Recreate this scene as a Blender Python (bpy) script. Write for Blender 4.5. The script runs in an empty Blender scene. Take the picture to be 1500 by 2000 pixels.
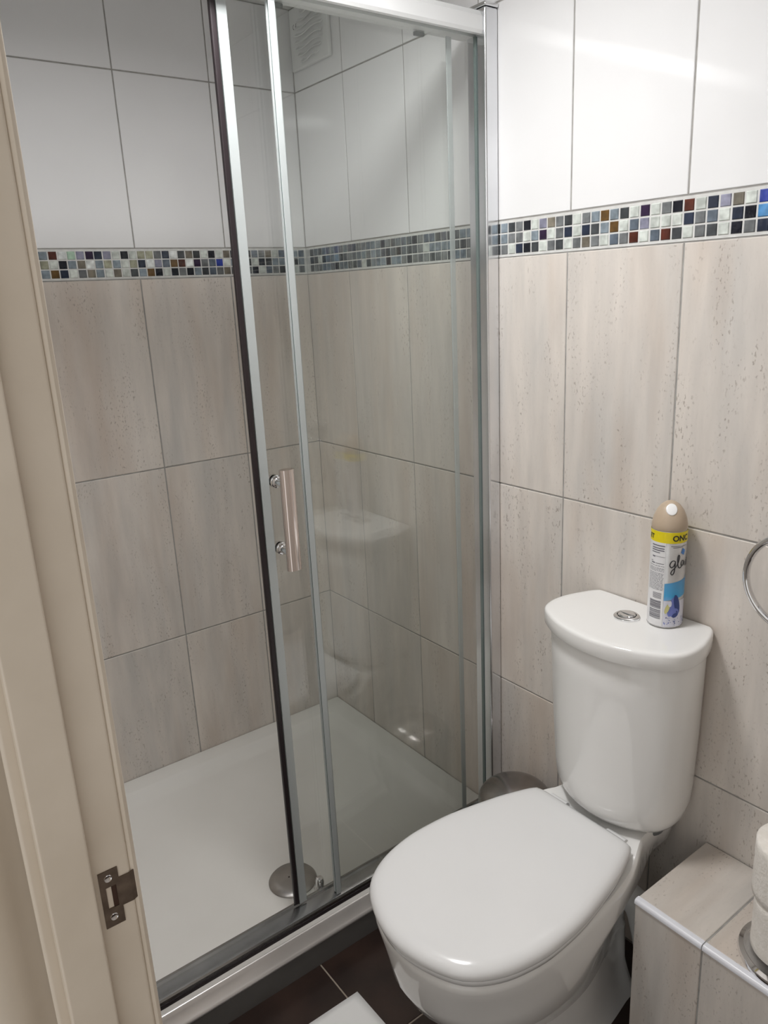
import bpy, bmesh, math, random
from mathutils import Vector, Matrix
PI = math.pi
rnd = random.Random(7)
S = bpy.context.scene
COL = S.collection

# ------------------------------------------------------------------ camera
cam_d = bpy.data.cameras.new('camera')
cam = bpy.data.objects.new('camera', cam_d); COL.objects.link(cam); S.camera = cam
_yaw, _pit, _roll = 0.9332, -0.2765, -0.0455
_f = Vector((-math.sin(_yaw)*math.cos(_pit), math.cos(_yaw)*math.cos(_pit), math.sin(_pit)))
_r = Vector((math.cos(_yaw), math.sin(_yaw), 0)); _u = _r.cross(_f)
_c, _s = math.cos(_roll), math.sin(_roll)
_X = _c*_r + _s*_u; _Y = -_s*_r + _c*_u
m = Matrix((_X, _Y, -_f)).transposed().to_4x4()
m.translation = Vector((2.0268, -1.2292, 1.3859))
cam.matrix_world = m
cam_d.sensor_fit = 'VERTICAL'; cam_d.sensor_height = 24; cam_d.sensor_width = 18
cam_d.lens = 1490.9/2000*24
cam_d.shift_x = -16.41/2000; cam_d.shift_y = -8.23/2000
cam_d.clip_start = 0.02

# ------------------------------------------------------------------ world, exposure
LAMP = 84.0
W = bpy.data.worlds.new('world'); S.world = W; W.use_nodes = True
W.node_tree.nodes['Background'].inputs[0].default_value = (0.98, 0.965, 0.94, 1)
W.node_tree.nodes['Background'].inputs[1].default_value = 0.95
vs = S.view_settings
vs.view_transform = 'Standard'; vs.look = 'None'; vs.gamma = 1; vs.use_curve_mapping = False
vs.exposure = -0.24

# ------------------------------------------------------------------ constants
ZF = -0.06; ZC = 2.13
Z0, Z1, Z2, ZB, ZT, ZW = 0.050, 0.4425, 0.9449, 1.4442, 1.5183, 1.9267
XR = 2.26          # right wall
YF = -1.095        # inner face of the doorway wall
YH = -1.172        # hall face of the doorway wall
XJ = 1.45          # left jamb face

# ------------------------------------------------------------------ material helpers
def mat(name, color, rough=0.5, metal=0.0, **k):
    M = bpy.data.materials.new(name); M.use_nodes = True
    b = M.node_tree.nodes['Principled BSDF']
    b.inputs['Base Color'].default_value = (*color, 1)
    b.inputs['Roughness'].default_value = rough
    b.inputs['Metallic'].default_value = metal
    for a, v in k.items():
        b.inputs[a.replace('_', ' ')].default_value = v
    return M
def nd(M, t, **k):
    n = M.node_tree.nodes.new(t)
    for a, v in k.items(): setattr(n, a, v)
    return n
def ln(M, a, b): M.node_tree.links.new(a, b)
def bs(M): return M.node_tree.nodes['Principled BSDF']
def ramp(M, stops, interp='LINEAR'):
    r = nd(M, 'ShaderNodeValToRGB'); r.color_ramp.interpolation = interp
    e = r.color_ramp.elements
    while len(e) < len(stops): e.new(0.5)
    for i, (p, c) in enumerate(stops):
        e[i].position = p; e[i].color = (*c, 1) if len(c) == 3 else c
    return r
def vary(M, c1, c2, scale=6, sc=(1, 1, 1), detail=4, bump=0, bscale=None):
    """mottle the base colour between two tones, optional bump"""
    tc = nd(M, 'ShaderNodeTexCoord'); mp = nd(M, 'ShaderNodeMapping'); mp.inputs['Scale'].default_value = sc
    ln(M, tc.outputs['Object'], mp.inputs[0])
    n = nd(M, 'ShaderNodeTexNoise'); n.inputs['Scale'].default_value = scale; n.inputs['Detail'].default_value = detail
    ln(M, mp.outputs[0], n.inputs['Vector'])
    r = ramp(M, [(0.35, c1), (0.65, c2)]); ln(M, n.outputs['Fac'], r.inputs[0])
    ln(M, r.outputs[0], bs(M).inputs['Base Color'])
    if bump:
        n2 = nd(M, 'ShaderNodeTexNoise'); n2.inputs['Scale'].default_value = bscale or scale*4
        ln(M, mp.outputs[0], n2.inputs['Vector'])
        b = nd(M, 'ShaderNodeBump'); b.inputs['Strength'].default_value = bump; b.inputs['Distance'].default_value = 0.002
        ln(M, n2.outputs['Fac'], b.inputs['Height']); ln(M, b.outputs[0], bs(M).inputs['Normal'])
    return M

WHITE_TILE = vary(mat('white_tile', (.8, .8, .8), 0.07), (.80, .80, .805), (.83, .83, .835), 2.5)
_b = nd(WHITE_TILE, 'ShaderNodeBump'); _b.inputs['Strength'].default_value = 0.10; _b.inputs['Distance'].default_value = 0.004
_n = nd(WHITE_TILE, 'ShaderNodeTexNoise'); _n.inputs['Scale'].default_value = 9; _n.inputs['Detail'].default_value = 1
ln(WHITE_TILE, _n.outputs['Fac'], _b.inputs['Height']); ln(WHITE_TILE, _b.outputs[0], bs(WHITE_TILE).inputs['Normal'])
GROUT = vary(mat('grout', (.4, .4, .38), 0.9), (.30, .29, .275), (.40, .39, .37), 40)
MGROUT = vary(mat('mosaic_grout', (.6, .6, .58), 0.8), (.60, .60, .585), (.70, .70, .68), 60)

def travertine(name, a, b, c, sc=(10, 10, 1.9)):
    """beige stone-look ceramic: upright streaks, warm blotches, rows of small dark pits"""
    M = mat(name, a, 0.30)
    tc = nd(M, 'ShaderNodeTexCoord'); at = nd(M, 'ShaderNodeAttribute', attribute_name='tv')
    off = nd(M, 'ShaderNodeVectorMath', operation='SCALE'); off.inputs['Scale'].default_value = 37.0
    ln(M, at.outputs['Color'], off.inputs[0])
    add = nd(M, 'ShaderNodeVectorMath', operation='ADD')
    ln(M, tc.outputs['Object'], add.inputs[0]); ln(M, off.outputs[0], add.inputs[1])
    def noise(scale, s, detail=5, dist=0.0, rough=0.55):
        mp = nd(M, 'ShaderNodeMapping'); mp.inputs['Scale'].default_value = s
        ln(M, add.outputs[0], mp.inputs[0])
        n = nd(M, 'ShaderNodeTexNoise'); n.inputs['Scale'].default_value = scale
        n.inputs['Detail'].default_value = detail; n.inputs['Distortion'].default_value = dist
        n.inputs['Roughness'].default_value = rough
        ln(M, mp.outputs[0], n.inputs['Vector']); return n.outputs['Fac']
    streak = noise(1.0, sc, 6, 0.4)
    r1 = ramp(M, [(0.30, a), (0.50, b), (0.68, c)]); ln(M, streak, r1.inputs[0])
    fine = noise(1.0, tuple(x*4 for x in sc[:2])+(sc[2]*3,) if sc[2] < sc[0] else tuple(x*4 for x in sc), 4)
    r2 = ramp(M, [(0.3, (.93, .93, .93)), (0.7, (1.05, 1.045, 1.04))]); ln(M, fine, r2.inputs[0])
    mx = nd(M, 'ShaderNodeMix', data_type='RGBA', blend_type='MULTIPLY'); mx.inputs[0].default_value = 1
    ln(M, r1.outputs[0], mx.inputs[6]); ln(M, r2.outputs[0], mx.inputs[7])
    warm = noise(1.0, tuple(x*0.8 for x in sc), 3)
    r3 = ramp(M, [(0.50, (0, 0, 0)), (0.74, (.40, .40, .40))]); ln(M, warm, r3.inputs[0])
    mw = nd(M, 'ShaderNodeMix', data_type='RGBA', blend_type='MIX')
    ln(M, r3.outputs[0], mw.inputs[0]); ln(M, mx.outputs[2], mw.inputs[6]); mw.inputs[7].default_value = (.50, .375, .28, 1)
    # pits: fine specks gated by a broader upright vein mask
    pit = noise(1.0, tuple(x*(26 if x > 5 else 70) for x in sc), 2, 0, 0.4)
    r4 = ramp(M, [(0.60, (0, 0, 0)), (0.70, (1, 1, 1))]); ln(M, pit, r4.inputs[0])
    vein = noise(1.0, tuple(x*1.5 for x in sc), 2, 1.2)
    r5 = ramp(M, [(0.48, (.05, .05, .05)), (0.64, (.60, .60, .60))]); ln(M, vein, r5.inputs[0])
    mul = nd(M, 'ShaderNodeMath', operation='MULTIPLY'); ln(M, r4.outputs[0], mul.inputs[0]); ln(M, r5.outputs[0], mul.inputs[1])
    mp_ = nd(M, 'ShaderNodeMix', data_type='RGBA', blend_type='MIX')
    ln(M, mul.outputs[0], mp_.inputs[0]); ln(M, mw.outputs[2], mp_.inputs[6]); mp_.inputs[7].default_value = (.25, .20, .165, 1)
    ln(M, mp_.outputs[2], bs(M).inputs['Base Color'])
    bp = nd(M, 'ShaderNodeBump'); bp.inputs['Strength'].default_value = 0.35; bp.inputs['Distance'].default_value = 0.0015
    sub = nd(M, 'ShaderNodeMath', operation='SUBTRACT'); ln(M, fine, sub.inputs[0]); ln(M, mul.outputs[0], sub.inputs[1])
    ln(M, sub.outputs[0], bp.inputs['Height']); ln(M, bp.outputs[0], bs(M).inputs['Normal'])
    return M
BEIGE = travertine('beige_tile', (.605, .58, .55), (.68, .635, .59), (.755, .70, .645))
BEIGE_FLAT = travertine('beige_tile_laid_flat', (.58, .555, .525), (.64, .60, .555), (.70, .65, .60), (10, 1.9, 10))

FLOOR_T = vary(mat('dark_floor_tile', (.03, .02, .015), 0.28), (.020, .0125, .0105), (.040, .023, .018), 7, bump=.25, bscale=60)
FGROUT = mat('floor_grout', (.32, .27, .22), 0.8)
CEIL = vary(mat('ceiling_paint', (.8, .8, .78), 0.7), (.78, .78, .76), (.82, .82, .80), 5)
PLASTER = vary(mat('magnolia_wall_paint', (.62, .52, .42), 0.6), (.60, .50, .41), (.66, .56, .46), 5, bump=.3)
CREAM = vary(mat('cream_gloss_paint', (.7, .61, .5), 0.33), (.68, .595, .49), (.74, .655, .55), 9, bump=.35, bscale=35)
CERAMIC = vary(mat('white_ceramic', (.86, .855, .84), 0.06), (.85, .845, .83), (.87, .865, .85), 3)
bs(CERAMIC).inputs['Coat Weight'].default_value = 0.3
SEATP = vary(mat('white_seat_plastic', (.80, .80, .80), 0.17), (.79, .79, .79), (.81, .81, .81), 3)
ACRYL = vary(mat('white_acrylic', (.80, .79, .76), 0.22), (.78, .77, .735), (.82, .81, .78), 3)
CHROME = mat('chrome', (.80, .80, .81), 0.05, 1.0)
STEEL = vary(mat('brushed_steel', (.50, .49, .47), 0.30, 1.0), (.42, .41, .40), (.52, .51, .49), 20)
ALU = vary(mat('polished_aluminium', (.78, .79, .81), 0.16, 1.0), (.74, .75, .77), (.80, .81, .83), 8)
RAILM = vary(mat('satin_white_rail', (.86, .87, .87), 0.22, 0.1), (.84, .85, .85), (.87, .88, .88), 8)
DARKALU = vary(mat('darkened_rail', (.36, .36, .36), 0.20, 1.0), (.32, .32, .32), (.40, .40, .40), 8)  # polished rail metal, its dark floor reflection put into the colour
SILL = vary(mat('satin_threshold', (.66, .63, .61), 0.28, .55), (.62, .59, .57), (.70, .67, .65), 8)
RISER = vary(mat('dark_grey_riser', (.13, .125, .12), 0.5), (.12, .115, .11), (.145, .14, .135), 8)
RUBBER = mat('dark_rubber', (.018, .012, .014), 0.4)
GREYP = mat('grey_plastic', (.16, .17, .17), 0.4)
PLWHITE = vary(mat('white_plastic', (.75, .76, .75), 0.35), (.73, .74, .73), (.77, .78, .77), 5)
TRIMW = mat('white_tile_trim', (.78, .79, .84), 0.3)
STRIKE = vary(mat('dull_strike_plate', (.17, .13, .10), 0.42, 0.8), (.13, .10, .078), (.22, .17, .135), 60)
PAPER = vary(mat('toilet_tissue', (.83, .79, .73), 0.95), (.80, .76, .70), (.86, .82, .77), 90, bump=.5, bscale=250)
SHEET = vary(mat('white_paper', (.82, .82, .81), 0.75), (.80, .80, .79), (.84, .84, .83), 6)
EDGEP = mat('clear_edge_plastic', (.62, .66, .66), 0.25, Transmission_Weight=0.35)
GREEN_EDGE = mat('glass_edge', (.16, .205, .195), 0.15)

def glass(name, tint):
    """thin clear pane: Schlick mirror over a tinted see-through layer"""
    M = bpy.data.materials.new(name); M.use_nodes = True
    nt = M.node_tree; nt.nodes.remove(nt.nodes['Principled BSDF']); out = nt.nodes['Material Output']
    g = nd(M, 'ShaderNodeNewGeometry'); dt = nd(M, 'ShaderNodeVectorMath', operation='DOT_PRODUCT')
    ln(M, g.outputs['Normal'], dt.inputs[0]); ln(M, g.outputs['Incoming'], dt.inputs[1])
    ab = nd(M, 'ShaderNodeMath', operation='ABSOLUTE'); ln(M, dt.outputs['Value'], ab.inputs[0])
    om = nd(M, 'ShaderNodeMath', operation='SUBTRACT'); om.inputs[0].default_value = 1; ln(M, ab.outputs[0], om.inputs[1])
    pw = nd(M, 'ShaderNodeMath', operation='POWER'); ln(M, om.outputs[0], pw.inputs[0]); pw.inputs[1].default_value = 5
    ma = nd(M, 'ShaderNodeMath', operation='MULTIPLY_ADD'); ln(M, pw.outputs[0], ma.inputs[0]); ma.inputs[1].default_value = .94; ma.inputs[2].default_value = .055
    tr = nd(M, 'ShaderNodeBsdfTransparent'); tr.inputs[0].default_value = (*tint, 1)
    gl = nd(M, 'ShaderNodeBsdfGlossy'); gl.inputs['Roughness'].default_value = 0.0; gl.inputs[0].default_value = (1, 1, 1, 1)
    mx = nd(M, 'ShaderNodeMixShader'); ln(M, ma.outputs[0], mx.inputs[0]); ln(M, tr.outputs[0], mx.inputs[1]); ln(M, gl.outputs[0], mx.inputs[2])
    ln(M, mx.outputs[0], out.inputs[0]); return M
GLASS = glass('shower_glass', (.978, .988, .981))

BINST = vary(mat('dark_brushed_steel', (.34, .32, .31), 0.20, 1.0), (.30, .28, .27), (.38, .36, .35), 20)
# ------------------------------------------------------------------ mesh helpers
def finish(bm, name, mats, parent=None, smooth=False, loc=None, recalc=True, bevel=0, bseg=2, angle=40):
    if recalc: bmesh.ops.recalc_face_normals(bm, faces=bm.faces)
    me = bpy.data.meshes.new(name); bm.to_mesh(me); bm.free()
    for mm in (mats if isinstance(mats, (list, tuple)) else [mats]): me.materials.append(mm)
    o = bpy.data.objects.new(name, me); COL.objects.link(o)
    if parent is not None:
        o.parent = parent
        w_ = Vector((0, 0, 0)); q_ = parent
        while q_ is not None: w_ += q_.location; q_ = q_.parent
        o.location = -w_
    if smooth:
        for p in me.polygons: p.use_smooth = True
        if angle < 180:
            e = o.modifiers.new('split', 'EDGE_SPLIT'); e.split_angle = math.radians(angle)
    if bevel:
        b = o.modifiers.new('bevel', 'BEVEL'); b.width = bevel; b.segments = bseg; b.limit_method = 'ANGLE'; b.angle_limit = math.radians(35)
        for p in me.polygons: p.use_smooth = True
        if bseg: o.modifiers.new('wn', 'WEIGHTED_NORMAL')
    return o
def box(bm, x0, x1, y0, y1, z0, z1, mi=0):
    vs_ = [bm.verts.new(p) for p in ((x0,y0,z0),(x1,y0,z0),(x1,y1,z0),(x0,y1,z0),(x0,y0,z1),(x1,y0,z1),(x1,y1,z1),(x0,y1,z1))]
    fs = [bm.faces.new([vs_[i] for i in q]) for q in ((0,3,2,1),(4,5,6,7),(0,1,5,4),(1,2,6,5),(2,3,7,6),(3,0,4,7))]
    for f in fs: f.material_index = mi
    return fs
def loft(bm, rings, cap0=True, cap1=True, mi=0):
    R = [[bm.verts.new(p) for p in r] for r in rings]; n = len(R[0])
    for a, b in zip(R, R[1:]):
        for i in range(n):
            f = bm.faces.new((a[i], a[(i+1) % n], b[(i+1) % n], b[i])); f.material_index = mi
    if cap0: bm.faces.new(R[0][::-1]).material_index = mi
    if cap1: bm.faces.new(R[-1]).material_index = mi
def circ(cx, cy, z, r, n=48): return [(cx+r*math.cos(2*PI*i/n), cy+r*math.sin(2*PI*i/n), z) for i in range(n)]
def lathe(bm, cx, cy, prof, n=48, mi=0, cap0=True, cap1=True):
    loft(bm, [circ(cx, cy, z, max(r, 1e-4), n) for r, z in prof], cap0, cap1, mi)
def tube(bm, pts, r, n=14, closed=False, mi=0):
    pts = [Vector(p) for p in pts]; N = len(pts); rings = []; prev = None
    for i, p in enumerate(pts):
        t = (pts[(i+1) % N]-pts[i-1]) if closed else (pts[min(i+1, N-1)]-pts[max(i-1, 0)])
        t.normalize()
        if prev is None:
            a = Vector((0, 0, 1)) if abs(t.z) < .9 else Vector((1, 0, 0)); u = t.cross(a).normalized()
        else: u = (prev - t*prev.dot(t)).normalized()
        prev = u; v = t.cross(u)
        rings.append([tuple(p + r*(math.cos(2*PI*k/n)*u + math.sin(2*PI*k/n)*v)) for k in range(n)])
    if closed: rings.append(rings[0]); loft(bm, rings, False, False, mi)
    else: loft(bm, rings, True, True, mi)
def rod(bm, a, b, r, n=20, mi=0): tube(bm, [a, b], r, n, mi=mi)
def spline(pts, n, closed=True):
    """resample a Catmull-Rom curve through pts at even arc length"""
    P = [Vector(p) for p in pts]; N = len(P); out = []
    seg = N if closed else N-1
    for i in range(seg):
        g = (lambda k: P[k % N]) if closed else (lambda k: P[max(0, min(N-1, k))])
        p0, p1, p2, p3 = g(i-1), g(i), g(i+1), g(i+2)
        for s in range(16):
            t = s/16
            out.append(0.5*((2*p1)+(p2-p0)*t+(2*p0-5*p1+4*p2-p3)*t*t+(3*p1-p0-3*p2+p3)*t**3))
    if closed: out.append(out[0])
    else: out.append(P[-1])
    L = [0]
    for a, b in zip(out, out[1:]): L.append(L[-1]+(b-a).length)
    res = []; j = 0
    cnt = n if closed else n-1
    for k in range(n):
        d = L[-1]*k/cnt
        while j < len(L)-2 and L[j+1] < d: j += 1
        t = (d-L[j])/max(L[j+1]-L[j], 1e-9); res.append(out[j].lerp(out[j+1], min(1, t)))
    return res
def table_outline(tab, cx, n=96):
    """tab: (y, half width) from the back to the front, first and last at half width 0"""
    left = [(cx-h, y, 0) for y, h in tab]; right = [(cx+h, y, 0) for y, h in tab[1:-1]][::-1]
    return spline(left+right, n)
def empty(name, loc, label, cat, group=None):
    o = bpy.data.objects.new(name, None); COL.objects.link(o); o.location = loc
    o.empty_display_size = .05; o['label'] = label; o['category'] = cat
    if group: o['group'] = group
    return o
def tag(o, label, cat, group=None):
    o['label'] = label; o['category'] = cat
    if group: o['group'] = group
    return o
def structure(o, label=None):
    o['kind'] = 'structure'
    if label: o['label'] = label
    return o
def text_bm(bm, txt, size, place, mi=0, bold=0.0):
    """mesh letters; place(x, y) -> 3D point"""
    cu = bpy.data.curves.new('t', 'FONT'); cu.body = txt; cu.size = size; cu.resolution_u = 3; cu.offset = bold; cu.fill_mode = 'FRONT'
    ob = bpy.data.objects.new('t', cu); COL.objects.link(ob)
    dg = bpy.context.evaluated_depsgraph_get(); me = bpy.data.meshes.new_from_object(ob.evaluated_get(dg))
    vv = [bm.verts.new(place(v.co.x, v.co.y)) for v in me.vertices]
    for p in me.polygons:
        try: bm.faces.new([vv[i] for i in p.vertices]).material_index = mi
        except ValueError: pass
    bpy.data.objects.remove(ob); bpy.data.curves.remove(cu); bpy.data.meshes.remove(me)

# ------------------------------------------------------------------ tiled surfaces
G = 0.0034     # grout joint
def tiles(bm, lay, conv, cells, mi, T=0.0016):
    """cells: (u0,u1,v0,v1) joint centre lines; conv(u,v,d) -> world point, d = height over the grout"""
    for (u0, u1, v0, v1) in cells:
        a, b, c, d = u0+G/2, u1-G/2, v0+G/2, v1-G/2
        if b-a < .004 or d-c < .004: continue
        e = 0.0012; tv = (rnd.random(), rnd.random(), rnd.random(), 1)
        o = [bm.verts.new(conv(*p)) for p in ((a,c,0),(b,c,0),(b,d,0),(a,d,0))]
        m_ = [bm.verts.new(conv(*p)) for p in ((a,c,T*.45),(b,c,T*.45),(b,d,T*.45),(a,d,T*.45))]
        t = [bm.verts.new(conv(*p)) for p in ((a+e,c+e,T),(b-e,c+e,T),(b-e,d-e,T),(a+e,d-e,T))]
        fs = [bm.faces.new(t)]
        for i in range(4):
            fs.append(bm.faces.new((o[i], o[(i+1)%4], m_[(i+1)%4], m_[i])))
            fs.append(bm.faces.new((m_[i], m_[(i+1)%4], t[(i+1)%4], t[i])))
        for f in fs:
            f.material_index = mi
            for l in f.loops: l[lay] = tv
def joints(first, step, lo, hi):
    k = math.floor((lo-first)/step); r = [lo]; x = first + k*step
    while x < hi - .012:
        if x > lo + .012: r.append(x)
        x += step
    r.append(hi); return r
def grid(us, vs_): return [(a, b, c, d) for a, b in zip(us, us[1:]) for c, d in zip(vs_, vs_[1:])]
def tiled_wall(name, conv, u_lo, u_hi, beige0, white0, slab, lower=ZF):
    bm = bmesh.new(); lay = bm.loops.layers.float_color.new('tv')
    bj = joints(beige0, .2545, u_lo, u_hi); bj[0] -= G/2-.0002; bj[-1] += G/2-.0002
    tiles(bm, lay, conv, grid(bj, [lower, Z1, Z2, ZB]), 0)
    tiles(bm, lay, conv, grid(joints(white0, .2505, u_lo, u_hi), [ZT, ZW, ZC]), 1)
    box(bm, *slab, mi=2)
    bmesh.ops.recalc_face_normals(bm, faces=bm.faces)
    return structure(finish(bm, name, [BEIGE, WHITE_TILE, GROUT], recalc=False))
d0 = 0.0016
tiled_wall('wall_left', lambda u, v, d: (-d0+d, u, v), YF, 0, -0.5017, -0.5062, (-.1, -d0, YH, .1, ZF-.1, ZC+.1))
tiled_wall('wall_back', lambda u, v, d: (u, d0-d, v), 0, XR, 0.4720, 0.2359, (-d0, XR+.1, d0, .1, ZF-.1, ZC+.1))
tiled_wall('wall_right', lambda u, v, d: (XR+d0-d, u, v), YF, 0, -0.25, -0.25, (XR+d0, XR+.1, YH, d0, ZF-.1, ZC+.1))
# doorway wall: tiled inside left of the opening, painted towards the hall
bm = bmesh.new(); lay = bm.loops.layers.float_color.new('tv')
cv = lambda u, v, d: (u, YF-d0+d, v)
tiles(bm, lay, cv, grid(joints(.2, .2545, 0, XJ-.09), [ZF, Z1, Z2, ZB]), 0)
tiles(bm, lay, cv, grid(joints(.2, .2505, 0, XJ-.09), [ZT, ZW, ZC]), 1)
box(bm, -d0, XJ-.032, YH+.008, YF-d0, ZF, ZC, 2)
box(bm, XJ-.03, XR+d0, YH+.008, YF-d0, 2.03, ZC, 2)
box(bm, -.1, XJ-.03, YH, YH+.008, ZF, 2.6, 3); box(bm, XJ-.03, XR+.1, YH, YH+.008, 2.03, 2.6, 3)
bmesh.ops.recalc_face_normals(bm, faces=bm.faces)
structure(finish(bm, 'wall_front', [BEIGE, WHITE_TILE, GROUT, PLASTER], recalc=False))

# mosaic borders: three rows of glass tesserae in grout, colours read from the photograph
PAL = {'k': (.010,.011,.018), 'n': (.022,.030,.055), 'd': (.055,.060,.065), 'g': (.17,.18,.185), 's': (.13,.16,.20), 'b': (.24,.29,.33),
       'l': (.25,.25,.33), 'p': (.62,.66,.62), 'w': (.72,.75,.74), 'o': (.19,.17,.135), 'y': (.34,.34,.25), 'r': (.085,.022,.013),
       'u': (.03,.014,.045), 'c': (.14,.075,.022), 'x': (.035,.06,.35), 'z': (.08,.25,.50), 'e': (.33,.46,.36)}
def mosaic_mat():
    M = mat('glass_mosaic', (.5, .5, .5), 0.08)
    a = nd(M, 'ShaderNodeAttribute', attribute_name='tess')
    tc = nd(M, 'ShaderNodeTexCoord'); n = nd(M, 'ShaderNodeTexNoise'); n.inputs['Scale'].default_value = 55; n.inputs['Detail'].default_value = 2
    ln(M, tc.outputs['Object'], n.inputs['Vector'])
    r = ramp(M, [(.35, (.75, .75, .75)), (.65, (1.2, 1.2, 1.2))]); ln(M, n.outputs['Fac'], r.inputs[0])
    mx = nd(M, 'ShaderNodeMix', data_type='RGBA', blend_type='MULTIPLY'); mx.inputs[0].default_value = 1
    ln(M, a.outputs['Color'], mx.inputs[6]); ln(M, r.outputs[0], mx.inputs[7]); ln(M, mx.outputs[2], bs(M).inputs['Base Color'])
    b = nd(M, 'ShaderNodeBump'); b.inputs['Strength'].default_value = .25; b.inputs['Distance'].default_value = .002
    ln(M, n.outputs['Fac'], b.inputs['Height']); ln(M, b.outputs[0], bs(M).inputs['Normal'])
    return M
MOS = mosaic_mat(); PIT = 0.0216
def mosaic(name, conv, u_lo, u_hi, u_first, rows, slab, fill):
    """rows: three strings, row 0 on top, first letter centred at u_first"""
    bm = bmesh.new(); lay = bm.loops.layers.float_color.new('tess')
    k0 = math.ceil((u_lo-u_first)/PIT+.3); k1 = math.floor((u_hi-u_first)/PIT-.3)
    zc_ = (ZB+ZT)/2
    for k in range(k0, k1+1):
        for r in range(3):
            s = rows[r]; ch = s[k] if 0 <= k < len(s) else rnd.choice(fill)
            c = PAL[ch]; j = rnd.uniform(.85, 1.15); c = tuple(min(1, x*j) for x in c)
            u = u_first + k*PIT + rnd.uniform(-.0004, .0004); z = zc_ + (1-r)*PIT
            h = .0094; e = .0012
            o = [bm.verts.new(conv(*p)) for p in ((u-h,z-h,0),(u+h,z-h,0),(u+h,z+h,0),(u-h,z+h,0))]
            t = [bm.verts.new(conv(*p)) for p in ((u-h+e,z-h+e,.0016),(u+h-e,z-h+e,.0016),(u+h-e,z+h-e,.0016),(u-h+e,z+h-e,.0016))]
            fs = [bm.faces.new(t)] + [bm.faces.new((o[i], o[(i+1)%4], t[(i+1)%4], t[i])) for i in range(4)]
            for f in fs:
                for l in f.loops: l[lay] = (*c, 1)
    box(bm, *slab, mi=1)
    bmesh.ops.recalc_face_normals(bm, faces=bm.faces)
    return structure(finish(bm, name, [MOS, MGROUT], recalc=False), 'mosaic border of small square glass tiles')
RA = ('brwelunlpkpyygnwdodpkpodddsgo', 'ypkbowbybpynwlsCrwugsxp'.lower()+'bpdpk', 'bcnpgobpopdbckpkgkbdsgo'+'gbgkp')
mosaic('trim_1', lambda u, v, d: (-.0006+d, u, v), YF, 0, -0.730, RA, (-.0017, -.0006, YF, 0, ZB+.001, ZT-.001), 'dsgbpkg')
RB = ('gkplogdpgbcbdpupgkrpnlopx', 'gpbupgnpndbcpslpppngspnkz', 'nkdpgdpgogpsgrpsrdpgdpkgn')
mosaic('trim_2', lambda u, v, d: (u, .0006-d, v), .008, XR, 0.8525, RB, (0, XR, .0006, .0017, ZB+.001, ZT-.001), 'dsgbdkgbp')

# floor and ceiling
bm = bmesh.new(); lay = bm.loops.layers.float_color.new('tv')
tiles(bm, lay, lambda u, v, d: (u, v, ZF-d0+d), grid([0, .43, .735, 1.04, 1.345, 1.65, 1.955, XR], [YF, -.885, -.580, -.275, 0]), 0)
tiles(bm, lay, lambda u, v, d: (u, v, ZF-d0+d), grid([0, .43, .735, 1.04, 1.345, 1.65, 1.955, 2.26, 2.565], [-2.1, -1.8, -1.5, -1.19, YF]), 0)
box(bm, 0, XR+.4, -2.2, 0, ZF-.05, ZF-d0, 1)
bmesh.ops.recalc_face_normals(bm, faces=bm.faces)
structure(finish(bm, 'floor', [FLOOR_T, FGROUT], recalc=False))
bm = bmesh.new(); box(bm, 0, XR, YF-d0, 0, ZC, ZC+.05); structure(finish(bm, 'ceiling', CEIL))

# ------------------------------------------------------------------ door frame
bm = bmesh.new()
box(bm, XJ-.03, XJ, -1.150, -1.0955, ZF, 2.0)                 # lining
box(bm, XJ-.006, XJ, -1.172, -1.1495, ZF, 2.0)
box(bm, 2.22, 2.25, -1.172, -1.0955, ZF, 2.0)
box(bm, XJ-.03, 2.25, -1.172, -1.0955, 2.0, 2.03)
door = structure(finish(bm, 'door_1', CREAM, bevel=.003), 'cream painted timber door frame')
bm = bmesh.new()
box(bm, XJ, XJ+.012, -1.163, -1.128, ZF, 1.988); box(bm, 2.208, 2.22, -1.163, -1.128, ZF, 1.988); box(bm, XJ, 2.22, -1.163, -1.128, 1.988, 2.0)
finish(bm, 'door_stop', CREAM, door, bevel=.002)
def archi(name, ys, sgn):
    """moulded architrave: rounded section swept up the left side of the opening"""
    bm = bmesh.new()
    prof = [(XJ-.026, -.020), (XJ-.026, .002), (XJ-.022, .011), (XJ-.017, .019), (XJ-.0135, .028), (XJ-.0125, .036), (XJ-.0135, .044), (XJ-.018, .050), (XJ-.026, .052), (XJ-.064, .052), (XJ-.070, .046), (XJ-.070, -.020)]
    loft(bm, [[(x, ys+sgn*d, z) for x, d in prof] for z in (ZF, 2.05)])
    prof2 = [(4.452-0.782-x+XJ-1.45, d) for x, d in prof]
    loft(bm, [[(x, ys+sgn*d, z) for x, d in prof2] for z in (ZF, 2.05)])
    return finish(bm, name, CREAM, door, smooth=True, angle=50)
archi('architrave', -1.172, -1)
bm = bmesh.new(); box(bm, XJ-.075, XJ-.0005, YF-d0, YF+.006, ZF, 2.06); box(bm, 2.22, 2.255, YF-d0, YF+.006, ZF, 2.06); box(bm, XJ-.075, 2.255, YF-d0, YF+.006, 2.0, 2.06)
finish(bm, 'architrave', CREAM, door, bevel=.004)
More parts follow.
